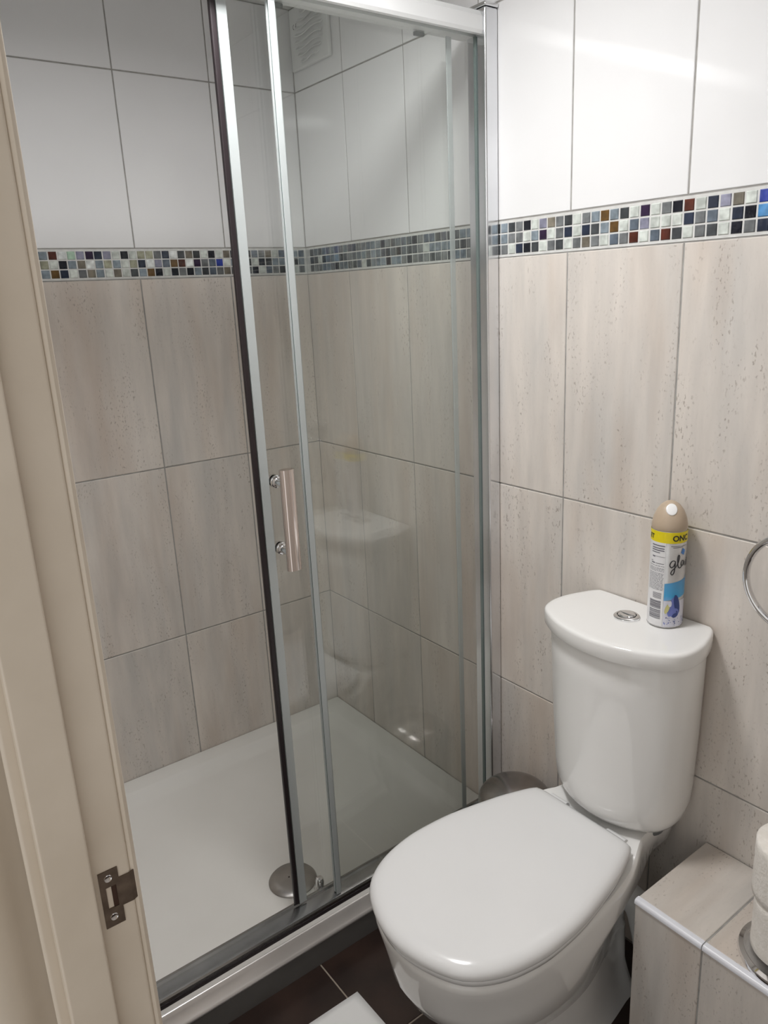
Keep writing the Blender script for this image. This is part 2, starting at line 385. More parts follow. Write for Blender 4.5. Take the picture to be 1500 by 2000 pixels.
# strike plate with lip, screws and latch hole
px0 = XJ; pt = .0012
SY0, SY1, SY2 = -1.1225, -1.1065, -1.0935      # plate left, plate right, lip end
SZ0, SZ1 = .878, .933
bm = bmesh.new()
hy0, hy1, hz0, hz1 = SY0+.0045, SY1-.003, SZ0+.018, SZ1-.016
for a in ((SY0, hy0, SZ0, SZ1), (hy1, SY1, SZ0, SZ1), (hy0, hy1, SZ0, hz0), (hy0, hy1, hz1, SZ1)):
    box(bm, px0, px0+pt, a[0], a[1], a[2], a[3])
lip = [(SY1-.001, 0), (SY1+.004, .0002), (SY2-.004, .0004), (SY2, -.0016), (SY2+.002, -.005)]
lz0, lz1 = SZ0+.016, SZ1-.011
loft(bm, [[(px0+pt*0+d, y, lz0), (px0+pt+d, y, lz0), (px0+pt+d, y, lz1), (px0+d, y, lz1)] for y, d in lip])
sp = finish(bm, 'strike_plate', STRIKE, door); sp['label'] = 'dull brown metal latch strike plate'
bm = bmesh.new(); box(bm, px0+.0001, px0+.0004, hy1-.004, hy1, hz0, hz1)
finish(bm, 'latch_hole', mat('latch_shadow', (.05, .022, .012), .8), sp)
for zz in (SZ0+.009, SZ1-.0075):
    bm = bmesh.new(); yy = (SY0+SY1)/2-.0005
    rings = [[(px0+pt+h, yy+r*math.cos(2*PI*i/20), zz+r*math.sin(2*PI*i/20)) for i in range(20)] for r, h in ((.0034, 0), (.003, .0006), (.0013, .0002))]
    loft(bm, rings)
    finish(bm, 'screw', CHROME, sp, smooth=True)

# ------------------------------------------------------------------ ceiling lamp
LX, LY = 1.04, -.66
lamp = empty('ceiling_light', (LX, LY, ZC), 'round flush ceiling light glowing above the toilet', 'lamp')
bm = bmesh.new(); lathe(bm, LX, LY, [(.145, ZC), (.15, ZC-.006), (.15, ZC-.046), (.146, ZC-.050), (.138, ZC-.050), (.136, ZC-.046), (.136, ZC-.02)]); finish(bm, 'lamp_base', CHROME, lamp, smooth=True)
LM = bpy.data.materials.new('lamp_diffuser'); LM.use_nodes = True
em = nd(LM, 'ShaderNodeEmission'); em.inputs[0].default_value = (1.0, .99, .985, 1); em.inputs[1].default_value = LAMP
ln(LM, em.outputs[0], LM.node_tree.nodes['Material Output'].inputs[0])
bm = bmesh.new(); lathe(bm, LX, LY, [(.134, ZC-.022), (.134, ZC-.026), (.12, ZC-.029), (.08, ZC-.031), (.03, ZC-.032)]); finish(bm, 'lamp_shade', LM, lamp, smooth=True)

# ------------------------------------------------------------------ shower tray
TY = YF+.001; TX = .80
tray = empty('shower_tray', (TX/2, TY/2, ZF), 'white rectangular shower tray on the floor in the tiled corner', 'shower tray')
bm = bmesh.new()
def rrect(x0, x1, y0, y1, z, r, n=8):
    out = []
    for cx, cy, a in ((x1-r, y1-r, 0), (x0+r, y1-r, PI/2), (x0+r, y0+r, PI), (x1-r, y0+r, 1.5*PI)):
        for i in range(n+1): out.append((cx+r*math.cos(a+PI/2*i/n), cy+r*math.sin(a+PI/2*i/n), z))
    return out
R_ = [rrect(.002, TX, TY, -.002, ZF, .006), rrect(.002, TX, TY, -.002, -.002, .006), rrect(.002, TX-.003, TY+.003, -.002, .004, .006), rrect(.002, TX-.016, TY+.003, -.002, .026, .006),
      rrect(.002, TX-.019, TY+.003, -.002, .030, .006), rrect(.002, TX-.022, TY+.003, -.002, .044, .006), rrect(.002, TX-.026, TY+.003, -.002, .050, .006),
      rrect(.055, TX-.075, TY+.06, -.055, .050, .05), rrect(.062, TX-.081, TY+.067, -.062, .047, .05),
      rrect(.085, TX-.095, TY+.09, -.085, .026, .06), rrect(.10, TX-.105, TY+.105, -.10, .022, .06), rrect(.30, TX-.25, TY+.35, -.35, .0205, .08)]
loft(bm, R_)
finish(bm, 'tray_body', ACRYL, tray, smooth=True, angle=50)
bm = bmesh.new(); pf = [(.7815, .0315), (.7825, .0345), (.785, .0350), (.7875, .0325), (.7905, .0255), (.7985, .0105), (.8015, .0085), (.8045, .0055), (.8050, .0015), (.8035, -.0015), (.8005, -.002)]
loft(bm, [[(x, y, z) for x, z in pf] for y in (TY+.001, -.038)]); finish(bm, 'front_threshold', SILL, tray, smooth=True, angle=60)
bm = bmesh.new(); box(bm, .8003, .8025, TY+.001, -.003, ZF+.0003, -.0022); finish(bm, 'riser_strip', RISER, tray)  # dark grey strip over the tray's front riser
bm = bmesh.new(); box(bm, .7766, .7785, TY+.002, -.036, .0345, .0498); finish(bm, 'dark_groove_strip', RUBBER, tray)  # dark strip standing in for the shaded groove below the rail
DX, DY = .622, -.540
dc = None
bm = bmesh.new(); lathe(bm, DX, DY, [(.057, .0215), (.058, .024), (.055, .0275), (.035, .031), (.004, .032)]); dc = finish(bm, 'drain_cover', STEEL, tray, smooth=True); dc['label'] = 'round grey steel drain cover'
bm = bmesh.new()
for a, b in ((.008, 0), (-.002, .008), (-.005, -.007)): lathe(bm, DX+a, DY+b, [(.0022, .0318), (.0022, .0324)], 12)
finish(bm, 'drain_hole', RUBBER, dc)

# ------------------------------------------------------------------ shower enclosure
RT, RB0 = 1.915, 1.868
enc = empty('shower_enclosure', (.765, -.54, .05), 'chrome and glass sliding shower enclosure standing on the white tray', 'shower enclosure')
def profile_y(name, prof, m_, y0, y1, par=None, **k):
    bm = bmesh.new(); loft(bm, [[(x, y, z) for x, z in prof] for y in (y0, y1)]); return finish(bm, name, m_, par or enc, smooth=True, angle=25, **k)
br = profile_y('bottom_rail', [(.733, .0505), (.733, .0685), (.7345, .0705), (.7375, .0712), (.741, .0705), (.745, .0665), (.769, .0630), (.774, .0615), (.7765, .0575), (.7765, .0505)], DARKALU, TY+.002, -.001)
tr = profile_y('top_rail', [(.728, RB0), (.728, RT-.004), (.734, RT), (.768, RT), (.780, RT-.006), (.786, RT-.016), (.787, RB0+.006), (.784, RB0), (.775, RB0), (.775, RB0+.008), (.760, RB0+.008), (.760, RB0)], RAILM, TY+.002, -.034)
tr['label'] = 'white satin top rail'
for y0, y1 in ((-.036, -.001), (TY+.002, TY+.037)):
    bm = bmesh.new(); box(bm, .740, .795, y0, y1, .0505, RT)
    wp = finish(bm, 'wall_profile', ALU if y0 > -.5 else ALU, enc, bevel=.004, bseg=3)
    bm = bmesh.new(); box(bm, .738, .797, y0-.0015 if y0 > -.5 else y0, y1 if y0 > -.5 else y1+.0015, RT+.0002, RT+.008); finish(bm, 'end_cap', CHROME, wp, bevel=.002)
# fixed pane (room side)
bm = bmesh.new(); box(bm, .763, .769, -.5025, -.036, .0645, RB0+.007)
fx = finish(bm, 'fixed_panel', GLASS, enc)
bm = bmesh.new(); box(bm, .7632, .7688, -.5038, -.5027, .0645, RB0-.002); finish(bm, 'glass_edge', GREEN_EDGE, fx)
bm = bmesh.new(); box(bm, .758, .7628, -.506, -.488, .0655, RB0-.002); box(bm, .7692, .7712, -.5065, -.494, .0645, RB0-.002); finish(bm, 'edge_strip', EDGEP, fx, bevel=.001)
bm = bmesh.new(); box(bm, .7625, .7695, -.0385, -.0363, .0645, RB0-.001); finish(bm, 'glazing_bead', GREEN_EDGE, fx)
# sliding pane (shower side)
bm = bmesh.new(); box(bm, .738, .744, -.589, -.082, .0715, RB0-.001)
sd = finish(bm, 'sliding_door', GLASS, enc)
bm = bmesh.new(); box(bm, .7365, .7455, -.600, -.5895, .0715, RB0-.003); sl = finish(bm, 'door_seal', RUBBER, sd, bevel=.002); sl['label'] = 'dark rubber magnetic seal'
bm = bmesh.new(); box(bm, .7445, .7475, -.589, -.571, .0715, RB0-.003); box(bm, .7345, .7375, -.589, -.574, .0715, RB0-.003); finish(bm, 'seal_carrier', EDGEP, sd, bevel=.001)
bm = bmesh.new(); box(bm, .7445, .748, -.097, -.084, .0715, RB0-.003); finish(bm, 'rear_strip', EDGEP, sd, bevel=.001)
# handle
HY, HZ0, HZ1 = -.553, .873, 1.073
bm = bmesh.new()
n_ = 20
loft(bm, [[(.786 + .010*math.cos(2*PI*i/n_), HY + .0155*math.sin(2*PI*i/n_)*(1 if abs(math.sin(2*PI*i/n_)) < .98 else 1), z) for i in range(n_)] for z in (HZ0, HZ1)])
hd = finish(bm, 'handle', mat('handle_chrome', (.80, .72, .69), .09, 1.0), sd, smooth=True, angle=60)
for zz in (HZ0+.034, HZ1-.030):
    bm = bmesh.new()
    def ringx(x, r): return [(x, HY-.002+r*math.cos(2*PI*i/28), zz+r*math.sin(2*PI*i/28)) for i in range(28)]
    loft(bm, [ringx(.7443, .0125), ringx(.747, .0125), ringx(.748, .011), ringx(.751, .011), ringx(.752, .0085), ringx(.778, .0085)])
    finish(bm, 'standoff', CHROME, hd, smooth=True)
    bm = bmesh.new(); loft(bm, [ringx(.7377, .0125), ringx(.733, .0125), ringx(.730, .010), ringx(.722, .0095), ringx(.720, .007)])
    finish(bm, 'inner_knob', CHROME, hd, smooth=True)
# bottom guide clip on the tray and top roller carriers
bm = bmesh.new(); box(bm, .712, .7345, -.533, -.510, .0505, .060); lathe(bm, .722, -.5215, [(.010, .060), (.0105, .080), (.008, .086), (.003, .088)], 24)
g_ = finish(bm, 'guide_clip', CHROME, enc, smooth=True, angle=30)
for yy in (-.155, -.47):
    bm = bmesh.new(); box(bm, .729, .7375, yy-.012, yy+.012, RB0-.008, RB0-.0005); finish(bm, 'roller_carrier', GREYP, enc, bevel=.002)

# ------------------------------------------------------------------ extractor fan on the back wall
FX0, FX1, FZ0, FZ1 = .004, .232, 1.935, 2.122
FX0, FX1, FZ0, FZ1 = .014, .200, 1.972, 2.122
fan = empty('extractor_fan', ((FX0+FX1)/2, 0, FZ0), 'square white extractor fan with curved louvres high in the shower corner', 'extractor fan')
bm = bmesh.new(); box(bm, FX0, FX1, -.012, -.0005, FZ0, FZ1); finish(bm, 'fan_housing', PLWHITE, fan, bevel=.004, bseg=3)
bm = bmesh.new(); cxf, czf, Rf = .115, 2.045, .066
for i in range(8):
    z = czf-Rf+.012+i*(2*Rf-.02)/7; hw = math.sqrt(max(Rf*Rf-(z-czf)**2, .0003))
    pts = []
    for k in range(13):
        t = -1+2*k/12; pts.append((cxf+hw*t, z + .004*math.sin(t*3)))
    loft(bm, [[(x, -.0122, zz), (x, -.020, zz-.006), (x, -.021, zz-.0045), (x, -.0122, zz+.004)] for x, zz in pts])
gr = finish(bm, 'louvre_grille', PLWHITE, fan, smooth=True, angle=40)
bm = bmesh.new()
def arc_stroke(bm, cx, cz, r, a0, a1, w, y):
    P = [(cx+r*math.cos(a0+(a1-a0)*i/14), cz+r*math.sin(a0+(a1-a0)*i/14)) for i in range(15)]
    Q = [(cx+(r-w)*math.cos(a0+(a1-a0)*i/14), cz+(r-w)*math.sin(a0+(a1-a0)*i/14)) for i in range(15)]
    for i in range(14):
        bm.faces.new([bm.verts.new((p[0], y, p[1])) for p in (P[i], P[i+1], Q[i+1], Q[i])])
arc_stroke(bm, .040, 2.076, .0065, PI*.5, PI*1.5, .0024, -.0124)
arc_stroke(bm, .053, 2.076, .0065, PI*.5, PI*1.5, .0024, -.0124)
bm.faces.new([bm.verts.new((x, -.0124, z)) for x, z in ((.047, 2.0752), (.053, 2.0752), (.053, 2.0768), (.047, 2.0768))])
finish(bm, 'ce_mark', mat('dark_print', (.03, .03, .03), .5), fan)

# ------------------------------------------------------------------ toilet
CX = 1.205
toi = empty('toilet', (CX, -.33, ZF), 'white close-coupled toilet with closed lid against the tiled wall', 'toilet')
def sc_ring(o, z, sx, sy=None, c=(CX, -.42), dy=0):
    sy = sy or sx; return [(c[0]+(p.x-c[0])*sx, c[1]+(p.y-c[1])*sy+dy, z) for p in o]
def lerp_tab(*_): pass
# pan: rim plan at the top, drawn in towards the foot
def pan_ring(z, front, back, hw, hwb, n=96, sharp=0):
    """egg plan: widest hw in front of the middle, hwb at the back corner"""
    L_ = front-back
    tab = [(back, 0), (back, hwb*.6), (back+.012*(-1), hwb*.95), (back+L_*.12, hwb), (back+L_*.26, hwb+(hw-hwb)*.45), (back+L_*.45, hwb+(hw-hwb)*.9), (back+L_*.63, hw),
           (back+L_*.78, hw*.93), (back+L_*.89, hw*.74), (back+L_*.965, hw*.43), (front, 0)]
    return [(p.x, p.y, z) for p in table_outline(tab, CX, n)]
bm = bmesh.new()
RIM = [(-.012, 0), (-.012, .07), (-.016, .098), (-.08, .104), (-.135, .107), (-.175, .124), (-.23, .142), (-.30, .156), (-.38, .165), (-.45, .168), (-.52, .163), (-.58, .142), (-.62, .108), (-.643, .055), (-.650, 0)]
rim = table_outline(RIM, CX, 96)
rg = []
def lift(r):
    out = []
    for x, y, z in r:
        t = max(0, min(1, (y+.215)/.045)); out.append((x, y, z+.017*t*t*(3-2*t)*max(0, min(1, (z-.28)/.05))))
    return out
for z, a, b in ((.345, .86, .93), (.3449, .90, .955), (.3442, .965, .985), (.338, .995, .998)): rg.append(lift(sc_ring(rim, z, a, b)))
rg.append(lift([(p.x, p.y, .328) for p in rim])); rg.append(pan_ring(.295, -.649, -.014, .166, .094))
rg.append(pan_ring(.25, -.640, -.060, .160, .066)); rg.append(pan_ring(.20, -.616, -.090, .150, .058)); rg.append(pan_ring(.162, -.576, -.10, .133, .055)); rg.append(pan_ring(.130, -.543, -.10, .123, .056))
rg.append(pan_ring(.114, -.516, -.10, .113, .058)); rg.append(pan_ring(.109, -.503, -.10, .108, .058)); rg.append(pan_ring(.107, -.474, -.10, .097, .060)); rg.append(pan_ring(.095, -.468, -.10, .096, .060))
rg.append(pan_ring(.02, -.466, -.10, .096, .064)); rg.append(pan_ring(-.03, -.470, -.09, .098, .072)); rg.append(pan_ring(-.052, -.476, -.085, .103, .08)); rg.append(pan_ring(ZF+.0003, -.480, -.083, .106, .083))
loft(bm, rg)
pan = finish(bm, 'pan', CERAMIC, toi, smooth=True, angle=48)
SEAT = [(-.186, 0), (-.186, .07), (-.187, .105), (-.196, .120), (-.24, .137), (-.284, .150), (-.38, .170), (-.45, .1755), (-.50, .1735), (-.559, .160), (-.606, .134), (-.632, .102), (-.652, .052), (-.660, 0)]
st = table_outline(SEAT, CX, 96)
bm = bmesh.new(); c_ = (CX, -.42)
loft(bm, [sc_ring(st, z, s, s, c_) for z, s in ((.3475, .955), (.349, .975), (.359, .985), (.3615, .975))])
finish(bm, 'seat', SEATP, toi, smooth=True, angle=60)
bm = bmesh.new()
loft(bm, [sc_ring(st, z, s, s, c_) for z, s in ((.362, .975), (.3625, .992), (.365, .998), (.369, 1.0), (.375, .993), (.380, .975), (.384, .945), (.3865, .90), (.388, .80), (.389, .55), (.3895, .25), (.3895, .05))])
finish(bm, 'seat_lid', SEATP, toi, smooth=True, angle=80)
for s_ in (-1, 1):
    bm = bmesh.new(); rod(bm, (CX+s_*.05, -.176, .358), (CX+s_*.092, -.176, .358), .0095, 18); box(bm, CX+s_*.071-.012, CX+s_*.071+.012, -.186, -.168, .345, .354)
    finish(bm, 'hinge', SEATP, toi, smooth=True)
# cistern
CC = 1.212
LIDT = [(-.0035, 0), (-.0035, .08), (-.0035, .120), (-.010, .136), (-.06, .155), (-.10, .161), (-.128, .157), (-.150, .146), (-.170, .120), (-.188, .084), (-.200, .042), (-.204, 0)]
co = table_outline(LIDT, CC, 96); cb = (CC, -.0035)
def cring(z, sx, sy, dx=0): return [(cb[0]+dx+(p.x-cb[0])*sx, cb[1]+(p.y-cb[1])*sy, z) for p in co]
bm = bmesh.new()
loft(bm, [cring(.363, .60, .62, .003), cring(.3725, .62, .66, .003), cring(.3735, .70, .80, .003), cring(.378, .765, .86, .003), cring(.388, .805, .893, .003), cring(.405, .83, .915, .003), cring(.44, .85, .925, .003), cring(.55, .89, .935, .002), cring(.66, .915, .94, .001), cring(.735, .930, .940, 0), cring(.7385, .92, .93, 0)])
finish(bm, 'cistern', CERAMIC, toi, smooth=True, angle=60)
bm = bmesh.new()
loft(bm, [cring(.739, .95, .96), cring(.7345, .975, .98), cring(.7342, .989, .991), cring(.7365, .997, .998), cring(.750, 1, 1), cring(.7595, .999, .999), cring(.763, .992, .994), cring(.7652, .978, .984), cring(.7662, .955, .967), cring(.7665, .90, .92), cring(.7665, .4, .5)])
finish(bm, 'cistern_lid', CERAMIC, toi, smooth=True, angle=60)
bx, by, bz = 1.209, -.078, .7665
bm = bmesh.new(); lathe(bm, bx, by, [(.0245, bz), (.0245, bz+.003), (.0215, bz+.0055), (.0185, bz+.0055), (.0175, bz+.003), (.0175, bz+.001)]); fb = finish(bm, 'flush_button', CHROME, toi, smooth=True)
bm = bmesh.new(); lathe(bm, bx, by, [(.0165, bz+.001), (.0165, bz+.006), (.014, bz+.0078), (.006, bz+.0068)]); finish(bm, 'push_button', CHROME, fb, smooth=True)
bm = bmesh.new(); box(bm, bx-.016, bx+.016, by-.0005, by+.0005, bz+.0071, bz+.0079); finish(bm, 'button_split', GREYP, fb)
# pan connector behind the foot, coupling nut under the cistern
bm = bmesh.new(); tube(bm, spline([(1.262, -.12, .19), (1.288, -.11, .17), (1.30, -.10, .11), (1.295, -.08, .05), (1.28, -.05, -.02)], 20, False), .028, 20); rod(bm, (1.252, -.14, .195), (1.272, -.128, .190), .034, 24)
finish(bm, 'waste_pipe', PLWHITE, toi, smooth=True)
bm = bmesh.new(); lathe(bm, 1.280, -.085, [(.034, .345), (.036, .350), (.036, .364), (.030, .366), (.030, .40)], 32); finish(bm, 'coupling_nut', GREYP, toi, smooth=True, angle=25)

# ------------------------------------------------------------------ tiled ledge (boxing)
BX0, BY0, BZ = 1.361, -.232, .312
led = empty('tiled_ledge', (1.8, -.116, ZF), 'low ledge faced in beige tiles with white edge trim beside the toilet', 'ledge')
bm = bmesh.new(); lay = bm.loops.layers.float_color.new('tv')
xs = [BX0, 1.494, 1.749, 2.003, XR-.002]
tiles(bm, lay, lambda u, v, d: (u, BY0+d0-d, v), grid(xs, [ZF+.001, BZ-.008]), 0)
tiles(bm, lay, lambda u, v, d: (BX0+d0-d, u, v), grid([BY0+.001, -.001], [ZF+.001, BZ-.001]), 0)
tiles(bm, lay, lambda u, v, d: (u, v, BZ-d0+d), grid(xs, [BY0+.010, -.001]), 1)
box(bm, BX0+d0, XR-.002, BY0+d0, -.001, ZF+.001, BZ-d0, 2)
bmesh.ops.recalc_face_normals(bm, faces=bm.faces)
finish(bm, 'tiled_casing', [BEIGE, BEIGE_FLAT, GROUT], led, recalc=False)
for a, b in zip(xs, xs[1:]):
    bm = bmesh.new()
    prof = [(BY0+.0105, BZ+.0008), (BY0+.003, BZ+.0008), (BY0-.0005, BZ-.001), (BY0-.002, BZ-.004), (BY0-.002, BZ-.0085), (BY0+.0105, BZ-.0085)]
    loft(bm, [[(x, y, z) for y, z in prof] for x in (a+.001, b-.001)]); finish(bm, 'edge_trim', TRIMW, led, smooth=True, angle=50)

# ------------------------------------------------------------------ toilet rolls on a steel stand
SX, SY = 1.598, -.148
ts = empty('toilet_roll_stand', (SX, SY, BZ), 'chrome spare toilet roll stand with round base on the tiled ledge', 'toilet roll holder')
bm = bmesh.new(); lathe(bm, SX, SY, [(.078, BZ+.0006), (.079, BZ+.004), (.077, BZ+.009), (.070, BZ+.011), (.067, BZ+.0085), (.01, BZ+.0085)], 64); finish(bm, 'stand_base', CHROME, ts, smooth=True, angle=50)
bm = bmesh.new(); lathe(bm, SX, SY, [(.005, BZ+.009), (.005, BZ+.36), (.008, BZ+.365), (.006, BZ+.372)], 20); finish(bm, 'stand_pole', CHROME, ts, smooth=True)
def roll(x, y, z, r, h, label):
    t = empty('toilet_roll', (x, y, z), label, 'toilet roll', 'toilet rolls stacked on the stand')
    bm = bmesh.new(); pr = [(.021, z), (r-.003, z), (r, z+.003)] + [(r*(1+.006*math.sin(k*2.3)), z+.003+(h-.006)*k/8) for k in range(1, 8)] + [(r, z+h-.003), (r-.003, z+h), (.021, z+h), (.021, z)]
    lathe(bm, x, y, pr, 64, cap0=False, cap1=False); finish(bm, 'tissue', PAPER, t, smooth=True, angle=50)
    bm = bmesh.new(); lathe(bm, x, y, [(.0208, z+.0003), (.0208, z+h-.0003), (.0198, z+h-.0003), (.0198, z+.0003), (.0208, z+.0003)], 40, cap0=False, cap1=False); finish(bm, 'cardboard_tube', mat('cardboard', (.42, .32, .22), .9), t, smooth=True)
roll(SX-.006, SY+.002, BZ+.0115, .056, .100, 'white toilet roll at the bottom of the stack on the chrome base')
roll(SX-.010, SY+.004, BZ+.1125, .059, .100, 'white toilet roll in the middle of the stack on the stand')
roll(SX-.001, SY+.004, BZ+.2135, .050, .100, 'white toilet roll on top of the stack on the stand')

# ------------------------------------------------------------------ towel ring
tr_ = empty('towel_ring', (1.503, 0, .995), 'round chrome towel ring hanging on the beige tiled wall', 'towel ring')
bm = bmesh.new(); tube(bm, [(1.503+.0835*math.sin(a*2*PI/64), -.050+.006*math.cos(a*2*PI/64)*-1, .9065+.0835*math.cos(a*2*PI/64)) for a in range(64)], 0.0060, 14, closed=True); finish(bm, 'ring', CHROME, tr_, smooth=True)
bm = bmesh.new()
def ringy(y, r): return [(1.503+r*math.cos(2*PI*i/32), y, .995+r*math.sin(2*PI*i/32)) for i in range(32)]
loft(bm, [ringy(-.0003, .024), ringy(-.006, .024), ringy(-.009, .021), ringy(-.0095, .011), ringy(-.050, .010), ringy(-.060, .0115), ringy(-.064, .009)])
finish(bm, 'wall_mount', CHROME, tr_, smooth=True, angle=45)

# ------------------------------------------------------------------ pedal bin between shower and toilet
PX, PY, PR, PT = .945, -.108, .086, .218
pb = empty('pedal_bin', (PX, PY, ZF), 'dark brushed steel pedal bin with domed lid behind the toilet', 'bin')
bm = bmesh.new(); lathe(bm, PX, PY, [(PR-.004, ZF+.012), (PR-.004, PT-.004), (PR-.006, PT-.002)], 64); finish(bm, 'bin_body', BINST, pb, smooth=True, angle=40)
bm = bmesh.new(); lathe(bm, PX, PY, [(PR+.001, ZF+.0005), (PR+.001, ZF+.012), (PR-.004, ZF+.016)], 64); finish(bm, 'bin_base', RUBBER, pb, smooth=True, angle=40)
bm = bmesh.new(); lathe(bm, PX, PY, [(PR-.001, PT-.006), (PR, PT+.004)] + [(PR*math.cos(a), PT+.006+.048*math.sin(a)) for a in [i*PI/2/12 for i in range(12)]], 64); finish(bm, 'bin_lid', BINST, pb, smooth=True, angle=40)
bm = bmesh.new(); box(bm, PX-.018, PX+.018, PY-PR-.026, PY-PR-.0015, ZF+.004, ZF+.009); finish(bm, 'pedal', RUBBER, pb, bevel=.002)

# ------------------------------------------------------------------ sheet of paper on the floor
bm = bmesh.new(); n1 = 14
P00 = Vector((.912, -.556, 0)); eu = Vector((-.012, -1, 0)); ev = Vector((1, .02, 0))
top = []
for i in range(n1+1):
    for j in range(n1+1):
        u, v = i/n1*.297, j/n1*.21
        p = P00+eu*u+ev*(v-.012*math.sin(min(u/.1, 1)*PI)*(v/.21))
        lift = .0012+.010*math.exp(-((.21-v)/.05)**2)*math.exp(-(u/.12)**2)+.003*math.sin(u*16)*0
        top.append(bm.verts.new((p.x, p.y, ZF+lift)))
for i in range(n1):
    for j in range(n1):
        bm.faces.new((top[i*(n1+1)+j], top[i*(n1+1)+j+1], top[(i+1)*(n1+1)+j+1], top[(i+1)*(n1+1)+j]))
sh = finish(bm, 'paper_sheet', SHEET, smooth=True, angle=180)
sm = sh.modifiers.new('thick', 'SOLIDIFY'); sm.thickness = .0006; sm.offset = 0
tag(sh, 'white sheet of paper lying on the dark floor tiles beside the toilet bowl', 'paper')

# ------------------------------------------------------------------ air freshener can on the cistern lid
AX, AY, AZ, AR = 1.269, -.046, .7668, .0312
af = empty('air_freshener', (AX, AY, AZ), 'tall air freshener spray can with beige cap standing on the cistern lid', 'air freshener')
CANW = mat('can_white_print', (.78, .78, .79), .28); CANS = vary(mat('can_silver_print', (.62, .62, .62), .25, .55), (.58, .58, .58), (.68, .68, .68), 30)
INK = mat('black_ink', (.02, .02, .025), .4); GINK = mat('grey_ink', (.16, .16, .19), .5); YEL = mat('yellow_band', (.80, .66, .01), .4)
CAPM = vary(mat('beige_cap', (.50, .39, .29), .3), (.47, .37, .27), (.53, .42, .315), 20)
Hc = .165      # label height to the yellow band
th0 = math.atan2(-1.2292-AY, 2.0268-AX)
def onc(phi, z, r=AR+.0003): return (AX+r*math.cos(th0+phi), AY+r*math.sin(th0+phi), AZ+z)
bm = bmesh.new(); lathe(bm, AX, AY, [(AR-.004, 0), (AR-.001, .0008), (AR+.0006, .003), (AR-.0002, .0055), (AR, .007), (AR, .184), (AR-.001, .186)], 64, mi=0); can = finish(bm, 'can_body', CANS, af, smooth=True, angle=40)
bm = bmesh.new(); lathe(bm, AX, AY, [(AR-.0005, .1862), (AR+.0002, .188), (AR-.0005, .197), (AR-.003, .208), (AR-.008, .220), (AR-.0145, .229), (AR-.022, .2345), (.004, .2365)], 64)
for f in bm.verts: f.co.z += AZ
cp_ = finish(bm, 'cap', CAPM, af, smooth=True, angle=60)
bm = bmesh.new(); az_ = th0+.10; el_ = math.radians(38)
nv = Vector((math.cos(az_)*math.cos(el_), math.sin(az_)*math.cos(el_), math.sin(el_))); tv_ = Vector((-math.sin(az_), math.cos(az_), 0)); bv_ = nv.cross(tv_)
c0 = Vector((AX, AY, AZ+.2105)) + nv*.0235
loft(bm, [[tuple(c0+nv*h+tv_*(r*.95*math.cos(2*PI*i/32))+bv_*(r*1.15*math.sin(2*PI*i/32))) for i in range(32)] for r, h in ((.0100, -.012), (.0102, -.0010), (.0096, .0008), (.0080, .0014), (.004, .0016))])
finish(bm, 'spray_button', mat('white_button', (.90, .90, .90), .2), cp_, smooth=True)
for v in can.data.vertices: v.co.z += AZ
def patch(bm, p0, p1, z0, z1, mi=0, r=AR+.0003, slant=0, n=None):
    n = n or max(1, int((p1-p0)/.08))
    for i in range(n):
        a, b = p0+(p1-p0)*i/n, p0+(p1-p0)*(i+1)/n
        sa, sb = slant*(a-p0)/(p1-p0), slant*(b-p0)/(p1-p0)
        bm.faces.new([bm.verts.new(onc(*q, r)) for q in ((a, z0+sa), (b, z0+sb), (b, z1+sb), (a, z1+sa))]).material_index = mi
bm = bmesh.new(); patch(bm, -PI, PI, Hc, .1855, n=90); yb = finish(bm, 'yellow_band', YEL, can, smooth=True, angle=180, recalc=False)
def stroke(bm, pts, w, r=AR+.0009, mi=0):
    """ribbon over the can: pts in (arc metres, z)"""
    P = [Vector((a, b)) for a, b in pts]
    e = []
    for i, p in enumerate(P):
        t = (P[min(i+1, len(P)-1)]-P[max(i-1, 0)]).normalized(); nn = Vector((-t.y, t.x)); ww = w*(.75+.35*math.sin(PI*i/(len(P)-1)))
        e.append((p+nn*ww/2, p-nn*ww/2))
    for (a, b), (c, d) in zip(e, e[1:]):
        bm.faces.new([bm.verts.new(onc(q.x/AR, q.y, r)) for q in (a, c, d, b)]).material_index = mi
bm = bmesh.new()
patch(bm, -1.95, -.13, .004, Hc)                                            # white information panel
info = finish(bm, 'information_panel', CANW, can, smooth=True, angle=180, recalc=False)
bm = bmesh.new()
for k, (z0, z1, a0, a1) in enumerate([(.158, .160, -1.0, -.18), (.153, .155, -1.0, -.2), (.149, .151, -1.0, -.2), (.145, .1465, -1.0, -.45), (.138, .1385, -.95, -.15), (.136, .138, -.95, -.75), (.1245, .1255, -.7, -.18), (.124, .126, -1.0, -.75), (.128, .129, -1.05, -.9)]):
    patch(bm, a0, a1, z0, z1, r=AR+.0006)
zz = .120
while zz > .074:
    a = -1.15
    while a < -.2:
        L_ = rnd.uniform(.05, .16); patch(bm, a, min(a+L_, -.17), zz, zz+.0009, r=AR+.0006, n=1); a += L_+rnd.uniform(.02, .05)
    zz -= .0026 if rnd.random() < .85 else .0045
for k in range(6): patch(bm, -.78, -.24, .058+k*.002, .0588+k*.002, r=AR+.0006)
zz = .018                                                                    # barcode laid on its side
while zz < .0525:
    h = rnd.choice([.0007, .0007, .0012, .0018])
    if not .0345 < zz < .0365: patch(bm, -1.0, -.25, zz, zz+h, r=AR+.0006, n=10)
    zz += h + rnd.choice([.0006, .0006, .001])
finish(bm, 'small_print', GINK, info, recalc=False)
